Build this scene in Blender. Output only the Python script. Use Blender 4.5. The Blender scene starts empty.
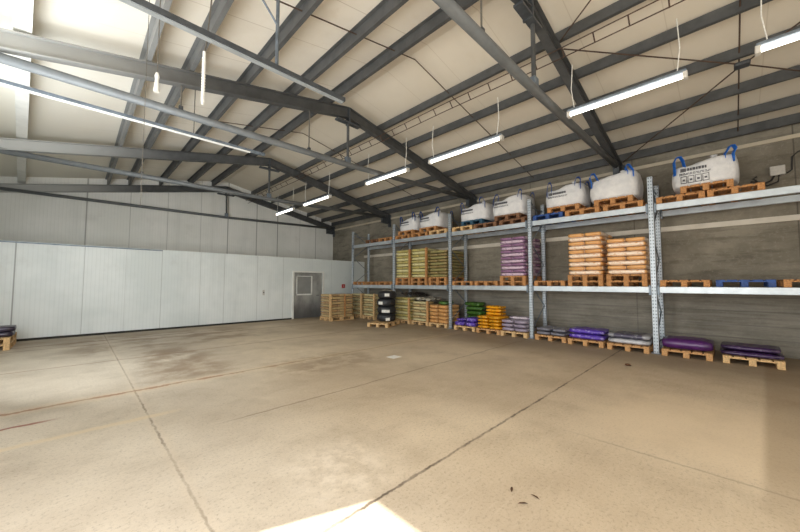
import bpy, bmesh, math, random
from mathutils import Vector, Matrix
R = random.Random(7)
C = bpy.context.scene.collection
PI = math.pi

# ------------------------------------------------------------------ materials
def lin(c):
    f = lambda v: v/12.92 if v <= .04045 else ((v+.055)/1.055)**2.4
    return (f(c[0]/255), f(c[1]/255), f(c[2]/255), 1)

class NT:
    """small helper around a node tree"""
    def __init__(s, name):
        s.m = bpy.data.materials.new(name); s.m.use_nodes = True
        s.t = s.m.node_tree; s.n = s.t.nodes
        s.b = s.n['Principled BSDF']; s._co = None
    def new(s, typ, **kw):
        n = s.n.new(typ)
        for k, v in kw.items(): setattr(n, k, v)
        return n
    def put(s, sock, v):
        if isinstance(v, bpy.types.NodeSocket): s.t.links.new(v, sock)
        else: sock.default_value = v
    def coord(s, which='Object'):
        n = s._co or s.new('ShaderNodeTexCoord'); s._co = n
        return n.outputs[which]
    def xyz(s, which='Object'):
        n = s.new('ShaderNodeSeparateXYZ'); s.put(n.inputs[0], s.coord(which)); return n.outputs
    def m2(s, op, a, b=0.0, c=None):
        n = s.new('ShaderNodeMath', operation=op)
        s.put(n.inputs[0], a); s.put(n.inputs[1], b)
        if c is not None: s.put(n.inputs[2], c)
        return n.outputs[0]
    def step(s, a, lo, hi):
        n = s.new('ShaderNodeMapRange'); n.interpolation_type = 'SMOOTHSTEP'
        s.put(n.inputs[0], a); n.inputs[1].default_value = lo; n.inputs[2].default_value = hi
        return n.outputs[0]
    def noise(s, scale, detail=4, rough=.6, which='Object', stretch=None):
        v = s.coord(which)
        if stretch:
            mp = s.new('ShaderNodeMapping'); s.put(mp.inputs[0], v); mp.inputs['Scale'].default_value = stretch; v = mp.outputs[0]
        n = s.new('ShaderNodeTexNoise'); s.put(n.inputs['Vector'], v)
        n.inputs['Scale'].default_value = scale; n.inputs['Detail'].default_value = detail; n.inputs['Roughness'].default_value = rough
        return n.outputs['Fac']
    def mix(s, f, a, b, typ='MIX'):
        n = s.new('ShaderNodeMix', data_type='RGBA', blend_type=typ)
        s.put(n.inputs[0], f); s.put(n.inputs[6], a); s.put(n.inputs[7], b); return n.outputs[2]
    def bump(s, h, strength=.3, dist=.02):
        n = s.new('ShaderNodeBump'); s.put(n.inputs['Height'], h)
        n.inputs['Strength'].default_value = strength; n.inputs['Distance'].default_value = dist
        s.t.links.new(n.outputs[0], s.b.inputs['Normal'])
    def line(s, v, at, w, soft=None):
        """1 on the line v == at, w half width"""
        d = s.m2('ABSOLUTE', s.m2('SUBTRACT', v, at))
        return s.m2('SUBTRACT', 1.0, s.step(d, w*.5, soft or w*1.5))

def simple(name, rgb, rough=.6, metal=0.0, var=.12, scale=6, bump=0.0, which='Object', stretch=None, coat=0.0):
    k = NT(name); c = lin(rgb)
    n = k.noise(scale, which=which, stretch=stretch)
    dark = tuple(x*(1-var*1.6) for x in c[:3])+(1,); lite = tuple(min(1, x*(1+var)) for x in c[:3])+(1,)
    k.put(k.b.inputs['Base Color'], k.mix(k.step(n, .3, .7), dark, lite))
    k.b.inputs['Roughness'].default_value = rough; k.b.inputs['Metallic'].default_value = metal
    if coat: k.b.inputs['Coat Weight'].default_value = coat; k.b.inputs['Coat Roughness'].default_value = .2
    if bump: k.bump(n, bump)
    return k.m

M = {}
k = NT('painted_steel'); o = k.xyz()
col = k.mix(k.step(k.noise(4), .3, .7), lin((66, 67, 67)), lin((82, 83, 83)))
col = k.mix(k.m2('MULTIPLY', k.m2('SUBTRACT', 1.0, k.step(o[0], -1.2, 2.2)), .7), col, lin((196, 196, 192)))  # whitened towards the west: bright haze painted into the steel colour
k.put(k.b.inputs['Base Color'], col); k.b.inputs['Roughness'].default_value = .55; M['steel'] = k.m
M['steel_tie'] = simple('tie_steel', (98, 101, 102), .5, .0, .1, 4)
M['steel_dark'] = simple('dark_steel_fitting', (72, 76, 80), .5, .2, .15, 8)
M['galv'] = simple('galvanised', (184, 192, 198), .42, .5, .06, 5)
M['galv_dull'] = simple('galvanised_dull', (118, 128, 138), .5, .4, .16, 9)
M['white_paint'] = simple('white_paint', (226, 226, 220), .5, 0, .05, 3)
M['white_plastic'] = simple('white_plastic', (232, 232, 228), .45, 0, .04, 5)
M['rust_wire'] = simple('rusty_wire', (84, 66, 54), .8, .2, .2, 12)
M['wire'] = simple('wire', (110, 106, 98), .6, .3, .1, 12)
M['wood'] = simple('pallet_wood', (196, 150, 100), .8, 0, .22, 7, .15, stretch=(1, 6, 6))
M['wood_orange'] = simple('pallet_wood_orange', (184, 132, 82), .8, 0, .22, 7, .15, stretch=(1, 6, 6))
M['wood_pale'] = simple('pallet_wood_pale', (214, 178, 128), .8, 0, .2, 7, .15, stretch=(1, 6, 6))
M['wood_dark'] = simple('pallet_wood_dark', (128, 92, 66), .85, 0, .25, 7, .15, stretch=(1, 6, 6))
M['pallet_blue'] = simple('pallet_blue', (36, 74, 140), .6, 0, .2, 7, .1)
M['pallet_teal'] = simple('pallet_teal', (44, 84, 108), .6, 0, .2, 7, .1)
M['rubber'] = simple('tyre_rubber', (38, 39, 42), .5, 0, .25, 14)
M['sticker'] = simple('sticker', (222, 220, 212), .6, 0, .12, 30)
M['strap'] = simple('blue_strap', (24, 104, 196), .7, 0, .2, 30)
M['strap_dark'] = simple('navy_strap', (34, 74, 142), .7, 0, .2, 30)
M['ink'] = simple('print_ink', (88, 88, 92), .8, 0, .1, 20)
M['red'] = simple('red_enamel', (176, 36, 34), .45, 0, .1, 20)
M['box_grey'] = simple('grey_box', (196, 192, 184), .5, 0, .06, 20)
M['cable'] = simple('black_cable', (48, 46, 44), .6, 0, .1, 20)
M['film_dark'] = simple('dark_film', (66, 62, 58), .3, 0, .3, 5, .3)
M['film_clear'] = simple('milky_film', (190, 184, 168), .25, 0, .3, 9, .4)
M['leafgreen'] = simple('green_bag', (66, 104, 40), .4, 0, .45, 9, .4)
M['paper'] = simple('paper', (238, 236, 228), .7, 0, .05, 20)
M['leaf'] = simple('dry_leaf', (96, 66, 44), .8, 0, .2, 20)
M['shadow_line'] = simple('dark_shadow_line', (46, 44, 40), .8, 0, .2, 6)

# emissive tube
k = NT('lit_tube'); k.b.inputs['Base Color'].default_value = (1, 1, 1, 1)
k.b.inputs['Emission Color'].default_value = lin((255, 250, 236)); k.b.inputs['Emission Strength'].default_value = 5
M['tube'] = k.m

# fibc fabric
k = NT('woven_white'); n = k.noise(5, 5)
k.put(k.b.inputs['Base Color'], k.mix(k.step(n, .3, .75), lin((210, 210, 211)), lin((230, 229, 228))))
k.b.inputs['Roughness'].default_value = .75; k.bump(k.noise(7, 5), .55, .05); M['fibc'] = k.m

# perforated upright: dark holes in two rows
k = NT('perforated_upright'); o = k.xyz()
fz = k.m2('FRACT', k.m2('MULTIPLY', o[2], 1/.075))
hz = k.m2('SUBTRACT', 1.0, k.step(k.m2('ABSOLUTE', k.m2('SUBTRACT', fz, .5)), .16, .24))
hy = k.m2('SUBTRACT', 1.0, k.step(k.m2('ABSOLUTE', k.m2('SUBTRACT', k.m2('ABSOLUTE', o[1]), .024)), .008, .013))
hx = k.m2('SUBTRACT', 1.0, k.step(k.m2('ABSOLUTE', o[0]), .008, .014))
nm = k.new('ShaderNodeNewGeometry'); sp = k.new('ShaderNodeSeparateXYZ'); k.put(sp.inputs[0], nm.outputs['Normal'])
facex = k.step(k.m2('ABSOLUTE', sp.outputs[0]), .4, .6)
hole = k.m2('MULTIPLY', hz, k.m2('ADD', k.m2('MULTIPLY', hy, facex), k.m2('MULTIPLY', hx, k.m2('SUBTRACT', 1.0, facex))))
k.put(k.b.inputs['Base Color'], k.mix(hole, k.mix(k.noise(9), lin((150, 160, 170)), lin((196, 204, 210))), lin((96, 102, 108))))
k.b.inputs['Metallic'].default_value = .45; k.b.inputs['Roughness'].default_value = .45; M['upright'] = k.m

# ---- floor: cast concrete bays with saw joints, cracks, stains
k = NT('concrete_floor'); o = k.xyz(); X, Y = o[0], o[1]
big = k.noise(.35, 5, .6); mid = k.noise(1.6, 6, .65); fine = k.noise(38, 6, .75); speck = k.noise(120, 3, .7)
brush = k.noise(3, 6, .7, stretch=(1, 9, 1))
col = k.mix(k.step(big, .3, .7), lin((182, 168, 148)), lin((212, 200, 180)))
col = k.mix(k.m2('MULTIPLY', k.step(mid, .45, .75), .35), col, lin((150, 136, 116)))
col = k.mix(k.m2('MULTIPLY', k.step(brush, .45, .8), .3), col, lin((212, 202, 186)))
col = k.mix(k.m2('MULTIPLY', k.step(fine, .5, .68), .45), col, lin((120, 106, 90)))
col = k.mix(k.m2('MULTIPLY', k.step(speck, .56, .72), .4), col, lin((98, 88, 76)))
wob = k.m2('MULTIPLY', k.m2('SUBTRACT', k.noise(1.1, 5, .7), .5), .14)
wob2 = k.m2('MULTIPLY', k.m2('SUBTRACT', k.noise(9, 4, .7), .5), .05)
yw = k.m2('ADD', Y, k.m2('ADD', wob, wob2)); yj = k.m2('ADD', Y, wob2); xj = k.m2('ADD', X, wob2)
patchy = k.step(k.noise(2.2, 4, .7), .38, .6)
# brown wet stain by the joint, long smear near the white wall
def box(x0, x1, y0, y1, s):
    a = k.m2('MULTIPLY', k.step(X, x0-s, x0+s), k.m2('SUBTRACT', 1.0, k.step(X, x1-s, x1+s)))
    b = k.m2('MULTIPLY', k.step(Y, y0-s, y0+s), k.m2('SUBTRACT', 1.0, k.step(Y, y1-s, y1+s)))
    return k.m2('MULTIPLY', a, b)
st = k.m2('MULTIPLY', box(.9, 2.1, 6.2, 9.4, .3), .6); col = k.mix(k.m2('MULTIPLY', st, k.step(mid, .3, .6)), col, lin((116, 88, 56)))
st = box(-.2, 4.2, 9.6, 12.6, .6); col = k.mix(k.m2('MULTIPLY', k.m2('MULTIPLY', st, k.step(k.noise(.9, 5), .42, .6)), .55), col, lin((112, 84, 54)))
st = box(-1.5, 12, 12.2, 13.6, .4); col = k.mix(k.m2('MULTIPLY', st, .35), col, lin((120, 96, 68)))
st = box(2.6, 4.6, 5.0, 6.3, .5); col = k.mix(k.m2('MULTIPLY', k.m2('MULTIPLY', st, patchy), .45), col, lin((116, 92, 66)))
# paler patch on the right, its far edge straight
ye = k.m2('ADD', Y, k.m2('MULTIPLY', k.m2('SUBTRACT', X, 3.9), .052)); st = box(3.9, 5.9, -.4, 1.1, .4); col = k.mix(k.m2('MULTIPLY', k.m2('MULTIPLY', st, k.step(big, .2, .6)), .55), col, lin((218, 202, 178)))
st = box(7.6, 12, -4, 14, .9); col = k.mix(k.m2('MULTIPLY', st, .62), col, lin((120, 108, 92)))  # floor darkened along the rack, the dimmer light painted into the colour
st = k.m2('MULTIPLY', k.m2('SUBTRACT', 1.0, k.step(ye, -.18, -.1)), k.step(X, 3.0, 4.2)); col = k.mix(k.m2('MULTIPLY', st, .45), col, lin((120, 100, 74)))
# pale broken patch, blown-out brightness painted into the floor colour
st = box(1.25, 2.0, 1.95, 2.75, .22); col = k.mix(k.m2('MULTIPLY', k.m2('MULTIPLY', st, k.step(k.noise(6, 5, .7), .35, .66)), .5), col, lin((236, 226, 210)))
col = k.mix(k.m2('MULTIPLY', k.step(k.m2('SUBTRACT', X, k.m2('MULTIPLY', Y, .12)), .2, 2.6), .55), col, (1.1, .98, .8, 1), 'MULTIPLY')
# joints
def ln(mask, rgb, f):
    global col
    col = k.mix(k.m2('MULTIPLY', mask, f), col, lin(rgb))
ln(k.m2('MULTIPLY', k.line(yj, 1.83, .009, .02), k.m2('ADD', .45, k.m2('MULTIPLY', patchy, .55))), (66, 50, 38), .85)
ln(k.m2('MULTIPLY', k.line(xj, .66, .007, .016), k.m2('ADD', .4, k.m2('MULTIPLY', patchy, .6))), (84, 68, 52), .8)
ln(k.line(xj, .66, .05, .09), (206, 190, 166), .25)
ln(k.m2('MULTIPLY', k.line(k.m2('ADD', yw, k.m2('MULTIPLY', k.m2('SUBTRACT', k.noise(5, 5, .8), .5), .22)), 6.05, .04), k.m2('MULTIPLY', patchy, k.m2('SUBTRACT', 1.0, k.step(X, 1.5, 4.5)))), (140, 74, 46), .95)
ln(k.m2('MULTIPLY', k.line(k.m2('ADD', yj, wob), 11.9, .05), k.m2('SUBTRACT', 1.0, k.step(X, 2.5, 4.5))), (104, 66, 42), .6)
ln(k.line(yw, 6.05, .014), (78, 52, 38), .8)
ln(k.line(yw, 6.05, .12, .22), (210, 186, 150), .3)
ln(k.m2('MULTIPLY', k.line(yw, 5.43, .03), k.m2('SUBTRACT', 1.0, k.step(X, -.3, .0))), (138, 66, 44), .85)
ln(k.m2('MULTIPLY', k.line(yw, 4.78, .05), k.m2('SUBTRACT', 1.0, k.step(X, .7, 1.1))), (216, 196, 160), .55)
ln(k.m2('MULTIPLY', k.line(yw, 4.0, .016), k.step(X, 1.0, 1.6)), (110, 90, 68), .5)
ln(k.line(yj, 8.7, .022), (126, 86, 58), .65)
ln(k.line(yj, 11.3, .03), (112, 76, 52), .6)
ln(k.m2('MULTIPLY', k.line(xj, 3.72, .014), k.m2('SUBTRACT', 1.0, k.step(Y, .6, 1.6))), (96, 80, 62), .28)
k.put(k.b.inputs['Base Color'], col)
k.put(k.b.inputs['Roughness'], k.m2('ADD', .5, k.m2('MULTIPLY', mid, .3)))
k.bump(k.m2('ADD', k.m2('MULTIPLY', fine, .6), k.m2('MULTIPLY', speck, .4)), .22, .01)
M['floor'] = k.m

# ---- concrete wall
k = NT('concrete_wall'); o = k.xyz(); Y, Z = o[1], o[2]
col = k.mix(k.step(k.noise(.7, 6, .65), .3, .7), lin((114, 108, 95)), lin((148, 141, 126)))
col = k.mix(k.m2('MULTIPLY', k.step(k.noise(3, 6, .7, stretch=(1, .35, 2)), .45, .7), .6), col, lin((82, 75, 63)))
col = k.mix(k.m2('MULTIPLY', k.step(k.noise(14, 6, .75), .5, .7), .35), col, lin((160, 152, 140)))
fy = k.m2('FRACT', k.m2('DIVIDE', Y, 2.8)); col = k.mix(k.m2('MULTIPLY', k.line(fy, .62, .004), .6), col, lin((66, 60, 54)))
for zz in (.33, .62, .93, 1.24): col = k.mix(k.m2('MULTIPLY', k.line(Z, zz, .012), .45), col, lin((76, 72, 66)))
lowz = k.m2('SUBTRACT', 1.0, k.step(Z, 1.2, 1.5)); col = k.mix(k.m2('MULTIPLY', lowz, .35), col, k.mix(k.step(k.noise(4, 5, .7, stretch=(1, .15, 2.5)), .35, .65), lin((104, 102, 98)), lin((158, 155, 148))))
k.put(k.b.inputs['Base Color'], col); k.b.inputs['Roughness'].default_value = .9
k.bump(k.noise(18, 5, .7), .25, .02); M['concrete'] = k.m

# ---- sandwich panel walls
def panel(name, a, b, joints, jointcol, rib=.09, smear=0):
    k = NT(name); o = k.xyz(); X, Z = o[0], o[2]
    col = k.mix(k.step(k.noise(.5, 4, .6), .35, .65), lin(a), lin(b))
    fr = k.m2('FRACT', k.m2('DIVIDE', X, rib)); r = k.line(fr, .5, .12)
    col = k.mix(k.m2('MULTIPLY', r, .07), col, lin(tuple(v*.72 for v in a)))
    streak = k.noise(2.2, 4, .6, stretch=(1, 1, .12)); col = k.mix(k.m2('MULTIPLY', k.step(streak, .5, .75), .25), col, lin(tuple(v*.86 for v in a)))
    if smear: col = k.mix(k.m2('MULTIPLY', k.m2('MULTIPLY', k.step(k.noise(1.6, 4), .55, .75), k.step(Z, .9, 1.5)), smear), col, lin((128, 122, 112)))
    for j, w, f in joints: col = k.mix(k.m2('MULTIPLY', k.line(X, j, w), f), col, lin(jointcol))
    k.put(k.b.inputs['Base Color'], col); k.b.inputs['Roughness'].default_value = .42
    k.bump(r, .12, .01); return k.m
M['panel_white'] = panel('white_panel', (210, 216, 214), (226, 230, 228),
    [(-1.16, .014, .7), (.16, .007, .5), (1.1, .005, .3), (2.02, .007, .45), (3.15, .008, .4), (3.94, .008, .45), (5.15, .008, .4), (6.23, .007, .45), (8.6, .008, .3)], (112, 112, 106), smear=.12)
M['panel_grey'] = panel('grey_panel', (226, 226, 220), (236, 235, 230),
    [(.18, .02, .6), (1.4, .01, .4), (2.6, .012, .4), (3.8, .01, .4), (4.9, .02, .6), (6.21, .02, .6), (7.26, .02, .7), (8.5, .01, .4), (9.46, .02, .5)], (90, 86, 80), smear=.1)
# roof deck: cream sheets with faint cross seams
k = NT('roof_sheet'); o = k.xyz(); X, Y = o[0], o[1]
col = k.mix(k.step(k.noise(.6, 5, .6), .3, .7), lin((222, 214, 200)), lin((236, 230, 218)))
col = k.mix(k.m2('MULTIPLY', k.step(k.noise(2.4, 4), .55, .75), .22), col, lin((206, 190, 164)))
fy = k.m2('FRACT', k.m2('DIVIDE', Y, 1.15)); col = k.mix(k.m2('MULTIPLY', k.line(fy, .5, .006), .4), col, lin((150, 132, 108)))
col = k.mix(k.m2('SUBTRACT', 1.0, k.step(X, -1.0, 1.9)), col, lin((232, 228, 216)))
col = k.mix(k.m2('MULTIPLY', k.step(X, 4.5, 5.0), .55), col, lin((196, 184, 162)))  # whiter west end and darker east slope paint in the daylight falloff
k.put(k.b.inputs['Base Color'], col); k.b.inputs['Roughness'].default_value = .7; M['roof'] = k.m
# stained steel door leaf
k = NT('door_steel'); o = k.xyz()
col = k.mix(k.step(k.noise(2.5, 5, .6, stretch=(1, 1, .5)), .3, .7), lin((138, 138, 136)), lin((182, 182, 178)))
col = k.mix(k.m2('MULTIPLY', k.m2('SUBTRACT', 1.0, k.step(o[2], .1, .9)), .75), col, lin((76, 76, 78)))
k.put(k.b.inputs['Base Color'], col); k.b.inputs['Roughness'].default_value = .35; k.b.inputs['Metallic'].default_value = .3; M['door'] = k.m
k = NT('door_glass'); k.put(k.b.inputs['Base Color'], k.mix(k.noise(3), lin((120, 120, 116)), lin((156, 156, 152)))); k.b.inputs['Roughness'].default_value = .12; M['glass'] = k.m
# ---- bags: printed panel in the middle of the long side, plain ends
def bagmat(name, base, label, lo=.17, hi=.83, rough=.38, spots=.0, spotcol=(240, 240, 240), dark=.35, coat=.25, lab=1.0):
    k = NT(name); g = k.xyz('Generated'); gx, gz = g[0], g[2]
    b = lin(base); bd = tuple(v*(1-dark) for v in b[:3])+(1,)
    n = k.noise(9, 5, .65)
    col = k.mix(k.step(n, .32, .68), bd, b)
    reg = k.m2('MULTIPLY', k.step(gx, lo-.03, lo+.03), k.m2('SUBTRACT', 1.0, k.step(gx, hi-.03, hi+.03)))
    col = k.mix(k.m2('MULTIPLY', k.m2('MULTIPLY', reg, k.step(k.noise(14, 3), .28, .5)), lab), col, lin(label))
    if spots: col = k.mix(k.m2('MULTIPLY', k.step(k.noise(11, 3, .5), .56, .62), spots), col, lin(spotcol))
    k.put(k.b.inputs['Base Color'], col); k.b.inputs['Roughness'].default_value = rough
    k.b.inputs['Coat Weight'].default_value = coat; k.b.inputs['Coat Roughness'].default_value = .25
    k.bump(k.noise(12, 4), .4, .02); return k.m
B = {}
B['orange'] = bagmat('bag_orange_white', (230, 170, 104), (244, 222, 200), .06, .94, dark=.2, coat=.5)
B['lime'] = bagmat('bag_lime', (190, 176, 108), (216, 208, 158), .1, .9, lab=.95, dark=.28)
B['olive'] = bagmat('bag_olive', (150, 130, 84), (146, 140, 92), .12, .9, lab=.8)
B['tan'] = bagmat('bag_tan', (190, 156, 112), (202, 180, 134), .1, .9, lab=.7)
B['cream'] = bagmat('bag_cream', (196, 170, 122), (206, 196, 150), .1, .86)
B['lilac'] = bagmat('bag_lilac', (146, 108, 142), (212, 190, 206), .08, .92, lab=.9)
B['peach'] = bagmat('bag_peach', (216, 160, 98), (226, 178, 120), .1, .9, coat=.1)
B['violet'] = bagmat('bag_violet', (92, 62, 176), (92, 62, 176), spots=.7, spotcol=(172, 160, 214))
B['purple'] = bagmat('bag_purple', (78, 34, 98), (82, 36, 102), spots=0)
B['purple_dark'] = bagmat('bag_dark_purple', (48, 26, 66), (56, 30, 78), spots=.25, spotcol=(150, 130, 160))
B['marigold'] = bagmat('bag_marigold', (238, 166, 22), (238, 166, 22), spots=.65, spotcol=(74, 44, 14), dark=.25)
B['mauve'] = bagmat('bag_mauve', (170, 158, 176), (206, 196, 204), spots=.4, spotcol=(128, 108, 146))
B['grey'] = bagmat('bag_grey', (132, 130, 140), (156, 156, 166), spots=.3, spotcol=(92, 92, 112))
B['printed'] = bagmat('bag_white_dark_print', (176, 176, 180), (62, 56, 84), .16, .84, lab=.9)
B['pale'] = bagmat('bag_pale', (176, 176, 180), (196, 196, 200), dark=.2)
B['plum'] = bagmat('bag_plum_black', (58, 50, 66), (66, 56, 78), dark=.4)
B['green'] = M['leafgreen']

# ------------------------------------------------------------------ mesh helpers
class MB:
    def __init__(s): s.bm = bmesh.new()
    def box(s, x0, x1, y0, y1, z0, z1, bev=0.0):
        r = bmesh.ops.create_cube(s.bm, size=1)
        for v in r['verts']:
            v.co = Vector((x0+(x1-x0)*(v.co.x+.5), y0+(y1-y0)*(v.co.y+.5), z0+(z1-z0)*(v.co.z+.5)))
        if bev:
            ed = list({e for v in r['verts'] for e in v.link_edges})
            bmesh.ops.bevel(s.bm, geom=ed, offset=bev, segments=1, affect='EDGES')
        return s
    def tube(s, pts, r, n=8):
        pts = [Vector(p) for p in pts]; rings = []
        for i, p in enumerate(pts):
            d = (pts[min(i+1, len(pts)-1)]-pts[max(i-1, 0)]).normalized()
            up = Vector((0, 0, 1)) if abs(d.z) < .95 else Vector((1, 0, 0))
            a = d.cross(up).normalized(); b = d.cross(a)
            rings.append([s.bm.verts.new(p+(a*math.cos(2*PI*j/n)+b*math.sin(2*PI*j/n))*r) for j in range(n)])
        for q, w in zip(rings, rings[1:]):
            for j in range(n): s.bm.faces.new((q[j], q[(j+1) % n], w[(j+1) % n], w[j]))
        s.bm.faces.new(rings[0][::-1]); s.bm.faces.new(rings[-1]); return s
    def ribbon(s, pts, side, w, t):
        """flat strap following pts, width w along side"""
        pts = [Vector(p) for p in pts]; sd = Vector(side).normalized()*w/2; rings = []
        for i, p in enumerate(pts):
            d = (pts[min(i+1, len(pts)-1)]-pts[max(i-1, 0)]).normalized(); nn = d.cross(sd).normalized()*t/2
            rings.append([s.bm.verts.new(v) for v in (p-sd-nn, p+sd-nn, p+sd+nn, p-sd+nn)])
        for q, w2 in zip(rings, rings[1:]):
            for j in range(4): s.bm.faces.new((q[j], q[(j+1) % 4], w2[(j+1) % 4], w2[j]))
        s.bm.faces.new(rings[0][::-1]); s.bm.faces.new(rings[-1]); return s
    def prism(s, prof, a, b, ax):
        """2D profile (u along ax cross, v up) swept from a to b; ax = horizontal unit vector of u"""
        a, b, ax = Vector(a), Vector(b), Vector(ax); d = (b-a).normalized(); up = ax.cross(d).normalized()
        if up.z < 0: up = -up
        r = [[s.bm.verts.new(p+ax*u+up*v) for u, v in prof] for p in (a, b)]; n = len(prof)
        for j in range(n): s.bm.faces.new((r[0][j], r[0][(j+1) % n], r[1][(j+1) % n], r[1][j]))
        s.bm.faces.new(r[0][::-1]); s.bm.faces.new(r[1]); return s
    def lathe(s, prof, n=32):
        rings = [[s.bm.verts.new((r*math.cos(2*PI*j/n), r*math.sin(2*PI*j/n), z)) for j in range(n)] for r, z in prof]
        m = len(rings)
        for i in range(m):
            q, w = rings[i], rings[(i+1) % m]
            for j in range(n): s.bm.faces.new((q[j], q[(j+1) % n], w[(j+1) % n], w[j]))
        return s
    def mesh(s, name, mat, smooth=False):
        bmesh.ops.recalc_face_normals(s.bm, faces=s.bm.faces[:])
        me = bpy.data.meshes.new(name); s.bm.to_mesh(me); s.bm.free(); me.materials.append(mat)
        if smooth:
            for p in me.polygons: p.use_smooth = True
        return me
    def build(s, name, mat, parent=None, smooth=False):
        return link(name, s.mesh(name, mat, smooth), parent)

def link(name, me, parent=None, loc=None, rz=0.0):
    o = bpy.data.objects.new(name, me); C.objects.link(o)
    if parent: o.parent = parent
    if loc: o.location = loc
    if rz: o.rotation_euler.z = rz
    return o
def tag(o, label=None, cat=None, group=None, kind=None):
    if label: o['label'] = label
    if cat: o['category'] = cat
    if group: o['group'] = group
    if kind: o['kind'] = kind
    return o
def thing(name, label, cat, loc=(0, 0, 0), rz=0.0, group=None, kind='thing'):
    o = bpy.data.objects.new(name, None); C.objects.link(o); o.location = loc; o.rotation_euler.z = rz
    o.empty_display_size = .2
    return tag(o, label, cat, group, kind)
def dup(root, loc, rz, label, group=None):
    r = root.copy(); C.objects.link(r); r.location = loc; r.rotation_euler.z = rz; r['label'] = label
    if group: r['group'] = group
    elif 'group' in r: del r['group']
    for ch in list(root.children):
        c = ch.copy(); C.objects.link(c); c.parent = r
        for g in ch.children:
            d = g.copy(); C.objects.link(d); d.parent = c
    return r
def struct(name, mb, mat, parent=None):
    o = mb.build(name, mat, parent)
    if not parent: o['kind'] = 'structure'
    return o

# ------------------------------------------------------------------ building
XL, XW, YN, YG, YP = -2.0, 10.6, -3.4, 16.25, 13.29      # left wall, concrete wall, near wall, gable, white partition
XR, HR, SL = 4.75, 5.86, .2
zc = lambda x: HR-SL*abs(x-XR)
zr = lambda x: zc(x)+.39
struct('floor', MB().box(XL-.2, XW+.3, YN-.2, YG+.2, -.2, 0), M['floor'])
struct('ground', MB().box(-14, XL-.2, -12, 24, -.25, -.02), simple('yard_asphalt', (150, 144, 134), .9, 0, .15, 3))
for nm, xa, xb in (('ceiling_west', XL-.3, XR), ('ceiling_east', XR, XW+.3)):
    m = MB(); a, b = (xa, zr(xa)), (xb, zr(xb))
    m.prism([(a[0], 0), (b[0], 0), (b[0], 0), (a[0], 0)], (0, 0, 0), (0, 1, 0), (1, 0, 0)) if False else None
    vs = [m.bm.verts.new((x, y, z+dz)) for dz in (0, .1) for (x, z) in (a, b) for y in (YN-.2, YG+.2)]
    for f in ((0, 2, 3, 1), (4, 5, 7, 6), (0, 1, 5, 4), (2, 6, 7, 3), (0, 4, 6, 2), (1, 3, 7, 5)): m.bm.faces.new([vs[i] for i in f])
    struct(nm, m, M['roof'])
struct('wall_east', MB().box(XW, XW+.25, YN-.1, YG+.1, 0, zr(XW)), M['concrete'])
# left wall with daylight door and far opening added for light, both unseen
m = MB(); zt = zr(XL)
m.box(XL-.2, XL, YN-.1, -1.5, 0, zt).box(XL-.2, XL, 3.27, 4.7, 0, zt).box(XL-.2, XL, 8.2, YG+.1, 0, zt)
m.box(XL-.2, XL, -1.5, 3.27, 4.17, zt).box(XL-.2, XL, 4.7, 8.2, 4.1, zt)
struct('sun_blocker_outside', MB().box(XL-5.5, XL-.22, 4.3, 13, 4.2, 4.35), M['panel_grey'])  # unseen slab added to keep the sun out of the far opening
struct('wall_west', m, M['panel_white'])
m = MB()
for y0, y1, nm, mt in ((YN-.2, YN, 'wall_south', 'panel_grey'), (YG, YG+.15, 'wall_north', 'panel_grey')):
    m = MB(); prof = [(XL-.2, 0), (XW+.2, 0), (XW+.2, zr(XW+.2)), (XR, zr(XR)), (XL-.2, zr(XL-.2))]
    r = [[m.bm.verts.new((x, y, z)) for x, z in prof] for y in (y0, y1)]
    for j in range(5): m.bm.faces.new((r[0][j], r[0][(j+1) % 5], r[1][(j+1) % 5], r[1][j]))
    m.bm.faces.new(r[0]); m.bm.faces.new(r[1][::-1]); struct(nm, m, M[mt])
# white insulated partition, door opening 6.70..8.14 x 2.02
DX0, DX1, DH, HP = 6.72, 8.12, 2.02, 2.65
m = MB().box(XL, DX0, YP, YP+.12, 0, HP).box(DX1, XW, YP, YP+.12, 0, HP).box(DX0, DX1, YP, YP+.12, DH, HP)
struct('wall_partition', m, M['panel_white'])
struct('ceiling_cold_room', MB().box(XL, XW, YP+.12, YG, HP-.12, HP), M['panel_white'])
struct('shadow_strip_partition', MB().box(XL, DX0-.09, YP-.025, YP, 0, .06).box(DX1+.09, XW, YP-.025, YP, 0, .06), M['shadow_line'])  # dark strip painting the shadow line at the foot of the partition
struct('trim_1', MB().box(XL, 2.02, YP-.03, YP, HP-.045, HP-.01), M['galv_dull'])
d = struct('door_1', MB().box(DX0, DX1, YP+.03, YP+.09, .01, DH-.0), M['door'])
m = MB().box(DX0-.08, DX0, YP-.03, YP+.02, 0, DH+.07).box(DX1, DX1+.08, YP-.03, YP+.02, 0, DH+.07).box(DX0, DX1, YP-.03, YP+.02, DH, DH+.07)
m.build('door_frame', M['white_paint'], d)
MB().box(DX0+.16, DX0+.86, YP+.015, YP+.03, 1.06, 1.84).build('window_pane', M['glass'], d)
m = MB(); a, b, e, f = DX0+.13, DX0+.89, 1.02, 1.87
m.box(a, b, YP+.005, YP+.03, e, e+.06).box(a, b, YP+.005, YP+.03, f-.03, f).box(b-.06, b, YP+.005, YP+.03, e, f).box(a, a+.03, YP+.005, YP+.03, e, f)
m.build('window_frame', M['white_paint'], d)
m = MB().tube([(DX0+1.2, YP+.03, 1.0), (DX0+1.2, YP-.03, 1.0), (DX0+1.08, YP-.03, 1.0)], .012, 6); m.build('door_handle', M['steel_dark'], d)
# ledge on the concrete wall, flashing under the eave
struct('trim_2', MB().box(XW-.05, XW, YN, YP, 2.86, 2.98), simple('ledge_cream', (206, 198, 184), .6, 0, .06, 3))
struct('trim_3', MB().box(XW-.03, XW, YN, YG, 4.6, 4.68), simple('flashing', (190, 178, 156), .5, 0, .06, 3))
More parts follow.
